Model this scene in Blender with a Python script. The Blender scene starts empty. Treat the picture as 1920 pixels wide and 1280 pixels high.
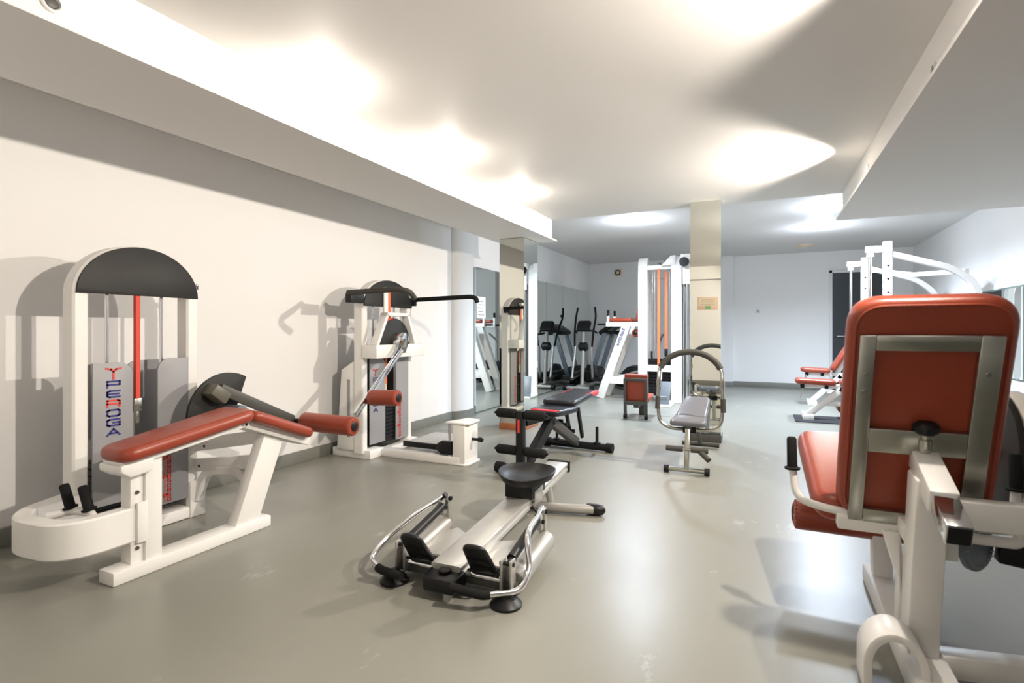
import bpy, bmesh, math, random
from mathutils import Vector, Matrix
random.seed(7)
PI = math.pi
C = bpy.context.scene.collection
S = bpy.context.scene
V = Vector

# ------------------------------------------------------------------ camera, world, exposure
cam = bpy.data.cameras.new('camera'); cam_o = bpy.data.objects.new('camera', cam); C.objects.link(cam_o)
cam.sensor_width = 36.0; cam.lens = 36.0 * 1000 / 1920
cam.shift_y = -20 / 1920
cam.clip_start = 0.02
cam_o.location = (0, 0, 1.1)
cam_o.rotation_euler = (PI / 2, 0, math.atan(0.470))
cam.dof.use_dof = True; cam.dof.focus_distance = 4.6; cam.dof.aperture_fstop = 3.2
S.camera = cam_o
W = bpy.data.worlds.new('world'); S.world = W; W.use_nodes = True
W.node_tree.nodes['Background'].inputs[0].default_value = (0.9, 0.95, 1, 1)
W.node_tree.nodes['Background'].inputs[1].default_value = 0.3
vs = S.view_settings
vs.view_transform = 'Standard'; vs.look = 'None'; vs.gamma = 1; vs.exposure = 0.86; vs.use_curve_mapping = False
WARM = (1.0, 0.90, 0.79); COOL = (0.74, 0.85, 1.0)
WARM_LAMP_W = 4.5; WARM_RIGHT_W = 175.0; COOL_W = 250.0

# ------------------------------------------------------------------ materials
def mat(name, col, rough=0.5, metal=0.0, var=0.04, scale=8.0, bump=0.0, bscale=200.0, coat=0.0, spec=0.5):
    m = bpy.data.materials.new(name); m.use_nodes = True
    nt = m.node_tree; N = nt.nodes; L = nt.links; b = N['Principled BSDF']
    b.inputs['Roughness'].default_value = rough; b.inputs['Metallic'].default_value = metal
    b.inputs['Coat Weight'].default_value = coat; b.inputs['Specular IOR Level'].default_value = spec
    tc = N.new('ShaderNodeTexCoord')
    nz = N.new('ShaderNodeTexNoise'); nz.inputs['Scale'].default_value = scale; nz.inputs['Detail'].default_value = 4
    L.new(tc.outputs['Object'], nz.inputs['Vector'])
    mx = N.new('ShaderNodeMix'); mx.data_type = 'RGBA'
    mx.inputs[6].default_value = tuple(c * (1 - var) for c in col) + (1,)
    mx.inputs[7].default_value = tuple(min(1, c * (1 + var)) for c in col) + (1,)
    L.new(nz.outputs['Fac'], mx.inputs[0]); L.new(mx.outputs[2], b.inputs['Base Color'])
    if bump > 0:
        n2 = N.new('ShaderNodeTexNoise'); n2.inputs['Scale'].default_value = bscale; n2.inputs['Detail'].default_value = 3
        L.new(tc.outputs['Object'], n2.inputs['Vector'])
        bp = N.new('ShaderNodeBump'); bp.inputs['Strength'].default_value = bump; bp.inputs['Distance'].default_value = 0.002
        L.new(n2.outputs['Fac'], bp.inputs['Height']); L.new(bp.outputs['Normal'], b.inputs['Normal'])
    return m

def emit(name, col, s):
    m = mat(name, (0.9, 0.9, 0.9), 0.4)
    b = m.node_tree.nodes['Principled BSDF']
    b.inputs['Emission Color'].default_value = col + (1,); b.inputs['Emission Strength'].default_value = s
    return m

M = dict(
    wall=mat('wall_paint', (0.80, 0.79, 0.775), 0.62, var=0.015, scale=1.5, bump=0.15, bscale=120),
    ceil=mat('ceiling_paint', (0.75, 0.735, 0.715), 0.6, var=0.015, scale=1.2),
    base=mat('baseboard_vinyl', (0.19, 0.19, 0.168), 0.4, var=0.06, scale=3),
    white=mat('white_powder_coat', (0.80, 0.785, 0.755), 0.35, var=0.02, scale=5, bump=0.08),
    red=mat('red_vinyl', (0.275, 0.044, 0.019), 0.33, var=0.14, scale=6, bump=0.25, bscale=260),
    orange=mat('orange_webbing', (0.72, 0.16, 0.05), 0.6, var=0.1, scale=30),
    strap=mat('red_webbing', (0.62, 0.06, 0.03), 0.6, var=0.1, scale=30),
    grey=mat('grey_painted_panel', (0.30, 0.30, 0.31), 0.45, var=0.05, scale=4),
    dgrey=mat('dark_grey_metal', (0.06, 0.06, 0.054), 0.45, var=0.1),
    olive=mat('olive_grey_metal', (0.11, 0.105, 0.08), 0.4, var=0.1),
    black=mat('black_plastic', (0.008, 0.008, 0.009), 0.42, var=0.15, spec=0.3),
    foam=mat('black_foam', (0.010, 0.010, 0.010), 0.8, spec=0.2, var=0.15, bump=0.4, bscale=150),
    ofoam=mat('worn_grey_foam', (0.045, 0.043, 0.036), 0.75, var=0.15, bump=0.3, bscale=150),
    blackdisc=mat('black_shroud', (0.016, 0.0155, 0.014), 0.5, spec=0.3, var=0.2, scale=5, bump=0.2),
    chrome=mat('chrome', (0.82, 0.83, 0.85), 0.12, 1.0, var=0.03),
    steel=mat('worn_nickel_steel', (0.44, 0.44, 0.395), 0.27, 1.0, var=0.2, scale=14),
    alu=mat('brushed_aluminium', (0.58, 0.57, 0.54), 0.40, 0.75, var=0.05, scale=20),
    silver=mat('silver_paint', (0.40, 0.39, 0.365), 0.36, 0.5, var=0.05),
    tread=mat('speckled_tread', (0.42, 0.41, 0.39), 0.8, var=0.5, scale=240),
    redvin2=mat('red_stripe_vinyl', (0.55, 0.03, 0.045), 0.3, var=0.05),
    greypad=mat('glossy_grey_vinyl', (0.12, 0.12, 0.135), 0.2, var=0.08, scale=7),
    navy=mat('dark_navy_vinyl', (0.016, 0.018, 0.024), 0.24, var=0.1),
    blue=mat('blue_print', (0.03, 0.03, 0.20), 0.5),
    redp=mat('red_print', (0.70, 0.045, 0.035), 0.5),
    wood=mat('varnished_wood', (0.33, 0.115, 0.045), 0.4, var=0.25, scale=12),
    door=mat('dark_door_glass', (0.035, 0.042, 0.048), 0.25, var=0.1, scale=2),
    frame=mat('white_frame', (0.70, 0.70, 0.70), 0.4),
    paper=mat('white_paper', (0.82, 0.82, 0.82), 0.7),
    ink=mat('grey_ink', (0.30, 0.30, 0.32), 0.7),
    pinkp=mat('peach_print', (0.72, 0.50, 0.38), 0.6),
    green=mat('green_print', (0.12, 0.42, 0.18), 0.6),
    cream=mat('aged_cream_plastic', (0.72, 0.58, 0.42), 0.5),
    mirror=mat('mirror_silver', (0.80, 0.84, 0.82), 0.012, 1.0, var=0.005),
    mirrorw=mat('aged_mirror_silver', (0.76, 0.77, 0.71), 0.015, 1.0, var=0.01),
    medge=mat('mirror_glass_edge', (0.16, 0.22, 0.20), 0.2),
    hot=emit('warm_lamp_glass', (1.0, 0.84, 0.62), 16.0),
    cold=emit('cool_lamp_glass', (0.85, 0.92, 1.0), 14.0),
    bluegrey=mat('blue_grey_metal', (0.19, 0.225, 0.26), 0.4, 0.3),
    mat=mat('black_rubber_mat', (0.03, 0.03, 0.035), 0.8, bump=0.3),
)

def floor_mat():
    m = mat('painted_concrete_floor', (0.255, 0.25, 0.215), 0.3)
    nt = m.node_tree; N = nt.nodes; L = nt.links; b = N['Principled BSDF']
    for l in list(nt.links):
        if l.to_socket == b.inputs['Base Color']: nt.links.remove(l)
    tc = N.new('ShaderNodeTexCoord')
    n1 = N.new('ShaderNodeTexNoise'); n1.inputs['Scale'].default_value = 0.9; n1.inputs['Detail'].default_value = 6
    mp = N.new('ShaderNodeMapping'); mp.inputs['Scale'].default_value = (1.0, 0.45, 1); mp.inputs['Rotation'].default_value = (0, 0, -0.35)
    L.new(tc.outputs['Object'], mp.inputs['Vector']); L.new(mp.outputs[0], n1.inputs['Vector'])
    r1 = N.new('ShaderNodeValToRGB'); e = r1.color_ramp.elements
    e[0].position = 0.33; e[0].color = (0.20, 0.197, 0.167, 1); e[1].position = 0.7; e[1].color = (0.24, 0.237, 0.205, 1)
    L.new(n1.outputs['Fac'], r1.inputs['Fac'])
    # worn scuffs
    n2 = N.new('ShaderNodeTexNoise'); n2.inputs['Scale'].default_value = 2.2; n2.inputs['Detail'].default_value = 10; n2.inputs['Roughness'].default_value = 0.72
    mp2 = N.new('ShaderNodeMapping'); mp2.inputs['Location'].default_value = (3.1, 1.7, 0); mp2.inputs['Scale'].default_value = (1.6, 0.8, 1)
    L.new(tc.outputs['Object'], mp2.inputs['Vector']); L.new(mp2.outputs[0], n2.inputs['Vector'])
    r2 = N.new('ShaderNodeValToRGB'); e = r2.color_ramp.elements
    e[0].position = 0.615; e[0].color = (0, 0, 0, 1); e[1].position = 0.67; e[1].color = (0.7, 0.7, 0.7, 1)
    L.new(n2.outputs['Fac'], r2.inputs['Fac'])
    mx = N.new('ShaderNodeMix'); mx.data_type = 'RGBA'; mx.inputs[7].default_value = (0.34, 0.34, 0.33, 1)
    L.new(r2.outputs['Color'], mx.inputs[0]); L.new(r1.outputs['Color'], mx.inputs[6]); L.new(mx.outputs[2], b.inputs['Base Color'])
    r3 = N.new('ShaderNodeMapRange'); r3.inputs[1].default_value = 0.3; r3.inputs[2].default_value = 0.7
    r3.inputs[3].default_value = 0.41; r3.inputs[4].default_value = 0.28
    L.new(n1.outputs['Fac'], r3.inputs[0]); L.new(r3.outputs[0], b.inputs['Roughness'])
    n3 = N.new('ShaderNodeTexNoise'); n3.inputs['Scale'].default_value = 3.0; n3.inputs['Detail'].default_value = 8
    L.new(tc.outputs['Object'], n3.inputs['Vector'])
    bp = N.new('ShaderNodeBump'); bp.inputs['Strength'].default_value = 0.12; bp.inputs['Distance'].default_value = 0.01
    L.new(n3.outputs['Fac'], bp.inputs['Height']); L.new(bp.outputs['Normal'], b.inputs['Normal'])
    return m
M['floor'] = floor_mat()

# ------------------------------------------------------------------ mesh helpers
OFF = {}
class MB:
    def __init__(s): s.bm = bmesh.new()
    def _faces(s, rings, closed=False, caps=True):
        bm = s.bm; vr = [[bm.verts.new(p) for p in r] for r in rings]; n = len(vr[0])
        R = range(len(vr)) if closed else range(len(vr) - 1)
        for i in R:
            a, b = vr[i], vr[(i + 1) % len(vr)]
            for j in range(n):
                try: bm.faces.new((a[j], a[(j + 1) % n], b[(j + 1) % n], b[j]))
                except ValueError: pass
        if caps and not closed:
            bm.faces.new(vr[0][::-1]); bm.faces.new(vr[-1])
        return s
    def box(s, x0, x1, y0, y1, z0, z1):
        q = lambda z: [V((x0, y0, z)), V((x1, y0, z)), V((x1, y1, z)), V((x0, y1, z))]
        return s._faces([q(z0), q(z1)])
    def beam(s, p, q, w, h, up=(0, 0, 1)):
        p, q = V(p), V(q); d = (q - p).normalized(); up = V(up)
        if abs(d.dot(up)) > 0.99: up = V((0, 1, 0))
        a = d.cross(up).normalized(); u = a.cross(d).normalized()
        r = lambda c: [c - a*w/2 - u*h/2, c + a*w/2 - u*h/2, c + a*w/2 + u*h/2, c - a*w/2 + u*h/2]
        return s._faces([r(p), r(q)])
    def prism(s, poly, vec):
        poly = [V(p) for p in poly]; vec = V(vec)
        return s._faces([poly, [p + vec for p in poly]])
    def lathe(s, p, axis, prof, n=20):
        p = V(p); d = V(axis).normalized(); a = d.orthogonal().normalized(); b = d.cross(a)
        rings = [[p + d*t + (a*math.cos(2*PI*k/n) + b*math.sin(2*PI*k/n))*max(r, 1e-4) for k in range(n)] for t, r in prof]
        return s._faces(rings)
    def cyl(s, p, q, r, r2=None, n=16):
        p, q = V(p), V(q)
        return s.lathe(p, q - p, [(0, r), ((q - p).length, r if r2 is None else r2)], n)
    def sweep(s, pts, prof, up=(0, 0, 1), closed=False):
        pts = [V(p) for p in pts]; n = len(pts); rings = []; upv = V(up)
        for i, p in enumerate(pts):
            if closed: t = (pts[(i+1) % n] - pts[i-1])
            else: t = pts[min(i+1, n-1)] - pts[max(i-1, 0)]
            t.normalize(); a = t.cross(upv)
            if a.length < 1e-3: a = t.orthogonal()
            a.normalize(); u = a.cross(t).normalized()
            k = 1.0
            if 0 < i < n-1 or closed:
                d0 = (p - pts[i-1]).normalized(); k = 1.0/max(0.5, t.dot(d0))
            rings.append([p + a*(x*k) + u*y for x, y in prof])
        return s._faces(rings, closed)
    def tube(s, pts, r, n=12, fillet=0.05, closed=False, seg=5):
        P = fil(pts, fillet, seg) if not closed else [V(p) for p in pts]
        m = len(P); rings = []; a = None
        for i, p in enumerate(P):
            if closed: t = P[(i+1) % m] - P[i-1]
            else: t = P[min(i+1, m-1)] - P[max(i-1, 0)]
            t.normalize()
            a = t.orthogonal().normalized() if a is None else (a - t*a.dot(t)).normalized()
            b = t.cross(a)
            rings.append([p + (a*math.cos(2*PI*k/n) + b*math.sin(2*PI*k/n))*r for k in range(n)])
        return s._faces(rings, closed)
    def pad(s, c, U, Wd, outline, thick, puff=0.6, seg=3):
        """cushion: outline (u,w) metres on plane U,Wd about c, rounded edges"""
        c, U, Wd = V(c), V(U).normalized(), V(Wd).normalized(); N = U.cross(Wd).normalized()
        e = thick/2*puff; cu = sum(o[0] for o in outline)/len(outline); cw = sum(o[1] for o in outline)/len(outline)
        rings = []
        prof = []
        for k in range(seg+1):
            a = PI/2*k/seg; prof.append((-thick/2 + e*(1-math.sin(a)) , e*(1-math.cos(a))))
        prof = [(t, i) for t, i in prof][::1]
        lo = [(-thick/2 + e*(1-math.cos(PI/2*k/seg)), e*(1-math.sin(PI/2*k/seg))) for k in range(seg+1)]
        full = lo + [(-t, i) for t, i in lo[::-1]]
        m = len(outline)
        for t, ins in full:
            ring = []
            for j, o in enumerate(outline):
                p0 = V(outline[j-1]); p1 = V(o); p2 = V(outline[(j+1) % m])
                n1 = V((p1-p0).yx)*1; n1 = V((-(p1-p0).y, (p1-p0).x)); n2 = V((-(p2-p1).y, (p2-p1).x))
                nn = (n1.normalized() + n2.normalized())
                nn = nn.normalized() if nn.length > 1e-6 else V((0, 0))
                q = p1 + nn*ins
                ring.append(c + U*q.x + Wd*q.y + N*t)
            rings.append(ring)
        return s._faces(rings)
    def build(s, name, m, parent=None, bevel=0.0, seg=2, ang=40, kind=None, label=None, mats=None):
        bm = s.bm
        bmesh.ops.recalc_face_normals(bm, faces=bm.faces)
        if bevel > 0:
            ed = [e for e in bm.edges if len(e.link_faces) == 2 and e.calc_face_angle(0) > 0.6]
            bmesh.ops.bevel(bm, geom=ed, offset=bevel, segments=seg, profile=0.5, affect='EDGES', clamp_overlap=True)
        if parent is not None:
            off = OFF.get(parent.name, V((0, 0, 0)))
            bmesh.ops.translate(bm, verts=bm.verts, vec=-off)
        me = bpy.data.meshes.new(name); bm.to_mesh(me); bm.free()
        for p in me.polygons: p.use_smooth = True
        me.set_sharp_from_angle(angle=math.radians(ang))
        o = bpy.data.objects.new(name, me); C.objects.link(o)
        me.materials.append(M[m] if isinstance(m, str) else m)
        if parent is not None:
            o.parent = parent; OFF[o.name] = OFF.get(parent.name, V((0, 0, 0)))
        if kind: o['kind'] = kind
        if label: o['label'] = label
        return o

def fil(pts, r, seg=5):
    pts = [V(p) for p in pts]
    if r <= 0 or len(pts) < 3: return pts
    out = [pts[0]]
    for i in range(1, len(pts)-1):
        a, b, c = pts[i-1], pts[i], pts[i+1]
        la, lc = (a-b).length, (c-b).length; k = min(r, la*0.45, lc*0.45)
        p = b + (a-b).normalized()*k; q = b + (c-b).normalized()*k
        for j in range(seg+1):
            t = j/seg; out.append(p*(1-t)**2 + b*2*t*(1-t) + q*t*t)
    out.append(pts[-1]); return out

def rrect(l, w, r, n=5, w2=None):
    """rounded rectangle outline, l along u, w across (w at -u end, w2 at +u end)"""
    w2 = w if w2 is None else w2
    cs = [(-l/2, -w/2), (l/2, -w2/2), (l/2, w2/2), (-l/2, w/2)]; out = []
    for i in range(4):
        a, b, c = V(cs[i-1]), V(cs[i]), V(cs[(i+1) % 4])
        p = b + (a-b).normalized()*r; q = b + (c-b).normalized()*r
        for j in range(n+1):
            t = j/n; out.append(tuple(p*(1-t)**2 + b*2*t*(1-t) + q*t*t))
    return out

def rp(w, h, r=0.006):
    """rounded rectangular tube profile"""
    return [(-w/2+r, -h/2), (w/2-r, -h/2), (w/2, -h/2+r), (w/2, h/2-r), (w/2-r, h/2), (-w/2+r, h/2), (-w/2, h/2-r), (-w/2, -h/2+r)]

def thing(name, label, cat, loc, rotz=0, group=None, local=False):
    o = bpy.data.objects.new(name, None); C.objects.link(o)
    o.empty_display_size = 0.1; o.location = loc; o.rotation_euler = (0, 0, rotz)
    o['label'] = label; o['category'] = cat
    if group: o['group'] = group
    OFF[o.name] = V((0, 0, 0)) if local else V(loc)
    return o
def tag(o, label, cat, group=None):
    o['label'] = label; o['category'] = cat
    if group: o['group'] = group
    return o
def struct(name, mb, m, parent=None, **k):
    return mb.build(name, m, parent, kind='structure', **k)
def dup(o, parent=None, loc=None, rotz=None, label=None):
    c = o.copy(); C.objects.link(c); c.parent = parent
    if loc is not None: c.location = loc
    if rotz is not None: c.rotation_euler = (0, 0, rotz)
    if label: c['label'] = label
    for ch in [k for k in o.children]: dup(ch, c)
    return c
def light(name, kind, loc, power, col, parent=None, size=0.1, rot=(0, 0, 0), **k):
    l = bpy.data.lights.new(name, kind); l.energy = power; l.color = col
    if kind == 'AREA':
        l.shape = 'DISK'; l.size = size
    else: l.shadow_soft_size = size
    for a, b in k.items(): setattr(l, a, b)
    o = bpy.data.objects.new(name, l); C.objects.link(o); o.rotation_euler = rot
    if parent is not None:
        o.parent = parent; o.location = V(loc) - OFF[parent.name]
    else: o.location = loc
    return o

# ------------------------------------------------------------------ room shell
XL, XR, YB, YF = -3.5, 2.4, -0.25, 11.5      # left, right, rear (behind camera), back wall
ZC, ZB, ZH, YE = 2.38, 2.13, 2.58, 5.8       # low ceiling, beam underside, back ceiling, end of low ceiling
struct('floor', MB().box(XL-.2, XR+.2, YB-.2, YF+.2, -0.1, 0), 'floor')
struct('wall_left', MB().box(XL-.15, XL, YB-.15, YF+.15, 0, 2.8), 'wall')
struct('wall_right', MB().box(XR, XR+.15, YB-.15, YF+.15, 0, 2.8), 'wall')
struct('wall_back', MB().box(XL, XR, YF, YF+.15, 0, 2.8), 'wall')
struct('wall_rear', MB().box(XL, XR, YB-.15, YB, 0, 2.8), 'wall')
ce = MB().box(XL, XR, YB, YE, ZC, 2.8).box(XL, XR, YE, YF, ZH, 2.8)
struct('ceiling', ce, 'ceil')
b = MB().box(-2.80, -2.20, YB, YE-.03, ZB+.018, ZC).box(-2.80, -2.15, YB, YE, ZB, ZB+.018)
struct('trim_1', b, 'ceil')
b = MB().box(.67, XR, YB, YE-.03, ZB+.018, ZC).box(.62, XR, YB, YE, ZB, ZB+.018)
struct('trim_2', b, 'ceil')
struct('trim_3', MB().box(-2.15, .62, YB, -.05, ZB, ZC), 'ceil')
# half-round pilaster and small back wall pilaster
pts = [(-3.52 + .13*math.cos(a), 5.93 + .26*math.sin(a)) for a in [(-PI/2 + PI*k/24) for k in range(25)]]
struct('trim_4', MB().prism([(x, y, 0) for x, y in pts], (0, 0, 2.58)), 'wall')
struct('trim_5', MB().box(-1.1, -.53, YF-.12, YF, 0, ZH), 'wall')
# baseboards
def bb(name, *boxes):
    m = MB()
    for q in boxes: m.box(*q)
    return struct(name, m, 'base', bevel=.004)
bbl = bb('baseboard_left', (XL, XL+.014, YB, 5.68, 0, .1))
pts2 = [(-3.52 + .142*math.cos(a), 5.93 + .272*math.sin(a)) for a in [(-PI/2 + PI*k/24) for k in range(25)]]
struct('trim_6', MB().prism([(x, y, 0) for x, y in pts2], (0, 0, .1)), 'base')
bb('baseboard_back', (-3.44, -1.1, YF-.014, YF, 0, .1), (-1.1, -.53, YF-.134, YF-.12, 0, .1), (-.53, 1.12, YF-.014, YF, 0, .1), (2.06, XR, YF-.014, YF, 0, .1))
bb('baseboard_right', (XR-.014, XR, YB, YF, 0, .1))
bb('baseboard_rear', (XL, XR, YB, YB+.014, 0, .1))

# door in back wall
d = MB()
x0, x1, zt = 1.12, 2.06, 2.22
d.box(x0, x0+.05, YF-.04, YF+.02, 0, zt).box(x1-.05, x1, YF-.04, YF+.02, 0, zt).box(x0, x1, YF-.04, YF+.02, zt-.05, zt)
dr = struct('door_1', d, 'frame', bevel=.004)
MB().box(x0+.05, x1-.05, YF-.03, YF-.005, 0.01, zt-.05).build('door_leaf', 'door', dr, label='dark glazed door leaf')
MB().tube([(x0+.12, YF-.03, 1.0), (x0+.12, YF-.08, 1.0), (x0+.24, YF-.08, 1.0)], .01, 8, .02).build('door_handle', 'chrome', dr)

# mirrored pillars
def pillar(label, x0, x1, y0, y1, zt, plinth):
    t = thing('mirrored_pillar', label, 'pillar', ((x0+x1)/2, (y0+y1)/2, 0))
    g = .008; zp = .075
    MB().box(x0+g, x1-g, y0+g, y1-g, 0, zt).build('core', 'medge', t)
    MB().box(x0-.004, x1+.004, y0-.004, y1+.004, 0, zp).build('plinth', plinth, t, bevel=.004)
    zs = [zp, zt]
    for za, zb in zip(zs, zs[1:]):
        MB().box(x0+.002, x1-.002, y0, y0+g, za, zb-.004).build('mirror_pane', 'mirrorw', t)
        MB().box(x1-g, x1, y0+.003, y1-.003, za, zb-.004).build('mirror_pane', 'mirror', t)
        MB().box(x0, x0+g, y0+.003, y1-.003, za, zb-.004).build('mirror_pane', 'mirror', t)
        MB().box(x0+.002, x1-.002, y1-g, y1, za, zb-.004).build('mirror_pane', 'mirror', t)
    return t
pillar('square mirror-clad pillar with reddish wooden plinth under the end of the long left beam', -2.675, -2.375, 5.36, 5.76, ZB, 'wood')
pillar('square mirror-clad pillar reaching the ceiling behind the grey abdominal bench', -.655, -.37, 5.58, 5.785, ZC, 'dgrey')

# wall mirrors, panes
t = thing('wall_mirror', 'long floor-length mirror of several panes on left wall beside the elliptical trainer', 'mirror', (XL+.03, 8.8, 0))
ys = [6.2, 7.05, 7.9, 8.75, 9.6, 10.45, 11.3]
for a, b2 in zip(ys, ys[1:]):
    MB().box(XL+.03, XL+.055, a+.003, b2-.003, .02, 1.95).build('mirror_pane', 'mirror', t)
MB().box(XL, XL+.03, ys[0], ys[-1], .0, 1.95).build('backing_board', 'medge', t)
t = thing('wall_mirror', 'mirror on right wall seen above the large red seat back', 'mirror', (XR-.02, 8.2, .5))
MB().box(XR-.022, XR-.006, 7.1, 9.2, .6, 1.55).build('mirror_pane', 'mirror', t)
MB().box(XR-.006, XR, 7.08, 9.22, .58, 1.57).build('backing_board', 'medge', t)

# wall and ceiling fittings
t = thing('wall_speaker', 'small square white fitting with dark ring high on back wall', 'speaker', (-2.85, YF, 2.3))
MB().box(-2.93, -2.77, YF-.02, YF, 2.285, 2.445).build('plate', 'cream', t, bevel=.006)
MB().lathe((-2.85, YF-.02, 2.365), (0, -1, 0), [(0, .062), (.012, .062), (.014, .05)], 24).build('ring', 'dgrey', t)
MB().lathe((-2.85, YF-.034, 2.365), (0, -1, 0), [(0, .034), (.006, .030)], 20).build('cone', 'cream', t)
t = thing('light_switch', 'small light switch on white back wall', 'switch', (-.085, YF, 1.45))
MB().box(-.125, -.045, YF-.012, YF, 1.445, 1.525).build('plate', 'frame', t, bevel=.004)
MB().box(-.1, -.07, YF-.018, YF-.012, 1.465, 1.505).build('rocker', 'ink', t)
t = thing('smoke_detector', 'flat cream smoke detector on back ceiling near the door', 'detector', (.666, 10.47, ZH-.04))
MB().lathe((.666, 10.47, ZH), (0, 0, -1), [(0, .13), (.02, .13), (.035, .10)], 24).build('body', 'cream', t)
MB().lathe((.666, 10.47, ZH-.035), (0, 0, -1), [(0, .05), (.008, .045)], 20).build('sensor', 'frame', t)
def downlight(x, y, label):
    t = thing('ceiling_downlight', label, 'light', (x, y, ZH-.02), group='round cool white downlights in the back ceiling')
    r = MB(); n = 28
    r.lathe((x, y, ZH), (0, 0, -1), [(0, .12), (.008, .12), (.012, .11), (.012, .095), (.004, .092)], n)
    r.build('trim_ring', 'frame', t)
    MB().lathe((x, y, ZH-.004), (0, 0, -1), [(0, .094), (.006, .094)], n).build('diffuser', 'cold', t)
    light('lamp_light', 'SPOT', (x, y, ZH-.03), COOL_W, COOL, t, .09, spot_size=math.radians(156), spot_blend=.7)
    light('ceiling_glow_fill', 'POINT', (x, y, ZH-.16), COOL_W*.05, COOL, t, .06)  # added bodiless fill below the fitting, brightens the ceiling around it
downlight(-1.546, 7.136, 'round cool downlight in back ceiling left of the tall mirrored pillar')
downlight(.746, 7.251, 'round cool downlight nearest the corner of the right soffit')
downlight(.731, 8.687, 'round cool downlight farthest back, right of the tall mirrored pillar')

def fascia_lamp(x, y, z, sx, lit, label, w):
    """small recessed eyeball spot set in the face of a ceiling beam; sx is the facing direction"""
    t = thing('beam_spotlight', label, 'light', (x, y, z))
    m = MB().lathe((x-.0005*sx, y, z), (sx, 0, 0), [(0, .034), (.006, .034), (.010, .030), (.010, .024), (.002, .022)], 24)
    m.build('bezel', 'frame', t)
    MB().lathe((x+.002*sx, y, z), (sx, 0, 0), [(0, .021), (.004, .018), (.006, .008)], 20).build('bulb', 'hot' if lit else 'dgrey', t)
    if lit and sx > 0:
        light('lamp_light', 'POINT', (x+.17*sx, y, z+.055), w, WARM, t, .04)
    elif lit:
        light('lamp_light', 'SPOT', (x+.03*sx, y, z-.005), w, WARM, t, .03, rot=(0, math.radians(60), 0), spot_size=math.radians(134), spot_blend=.3)
ZL = 2.235
for y, nm in ((2.05, 'nearest'), (3.25, 'middle'), (4.5, 'farthest')):
    fascia_lamp(-2.2, y, ZL, 1, True, 'lit warm eyeball spot in left beam face, %s of the three glowing ones' % nm, WARM_LAMP_W)
fascia_lamp(-2.2, .98, 2.22, 1, False, 'unlit eyeball spot in left beam face at the top left corner', 0)
fascia_lamp(.67, 2.85, 2.22, -1, False, 'unlit eyeball spot in the right soffit face', 0)
for y, nm in ((4.45, 'by the far end of the soffit'), (1.9, 'close to the camera')):
    fascia_lamp(.67, y, ZL, -1, True, 'lit warm eyeball spot in right soffit face, %s' % nm, WARM_RIGHT_W)

# notices
t = thing('notice_paper', 'white printed sheet hung at the edge of the left wall mirror', 'paper', (-3.444, 6.3, 1.3))
MB().box(-3.4445, -3.4425, 6.22, 6.47, 1.27, 1.56).build('sheet', 'paper', t)
for k in range(5):
    MB().box(-3.443, -3.4415, 6.25+.02*(k % 2), 6.44-.03*(k % 3), 1.31+.045*k, 1.322+.045*k).build('print_line', 'ink', t)
t = thing('rules_board', 'framed notice board on rear wall seen in the tall mirrored pillar', 'sign', (-1.0, YB, 1.5))
MB().box(-1.19, -.81, YB, YB+.015, 1.53, 1.78).build('frame', 'pinkp', t, bevel=.003)
MB().box(-1.175, -.825, YB+.015, YB+.018, 1.61, 1.765).build('sheet', 'cream', t)
MB().box(-1.05, -.95, YB+.015, YB+.019, 1.54, 1.60).build('green_mark', 'green', t)
for k in range(4):
    MB().box(-1.15+.01*k, -.86-.02*(k % 2), YB+.018, YB+.0195, 1.63+.03*k, 1.638+.03*k).build('print_line', 'ink', t)

# ------------------------------------------------------------------ shared machine bits
def roller(parent, p, q, r, m='red', name='roller', capm='black'):
    p, q = V(p), V(q); d = (q-p).normalized(); L = (q-p).length
    prof = [(0, r*.55), (.004, r*.86), (.014, r*.97), (.03, r), (L-.03, r), (L-.014, r*.97), (L-.004, r*.86), (L, r*.55)]
    o = MB().lathe(p, d, prof, 24).build(name, m, parent)
    MB().lathe(p-d*.006, d, [(0, r*.40), (.004, r*.52), (L+.008, r*.52), (L+.012, r*.40)], 18).build('end_cap', capm, o)
    if m == 'red':                                   # gathered vinyl pleats round each end
        a = d.orthogonal().normalized(); b = d.cross(a); g = MB(); n = 22
        for e, sgn in ((p, 1), (q, -1)):
            for k in range(n):
                u = a*math.cos(2*PI*k/n) + b*math.sin(2*PI*k/n)
                g.cyl(e + d*(sgn*-.001) + u*r*.56, e + d*(sgn*.012) + u*r*.97, r*.035, r*.06, 5)
        g.build('pleats', 'red', o)
    return o

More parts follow.
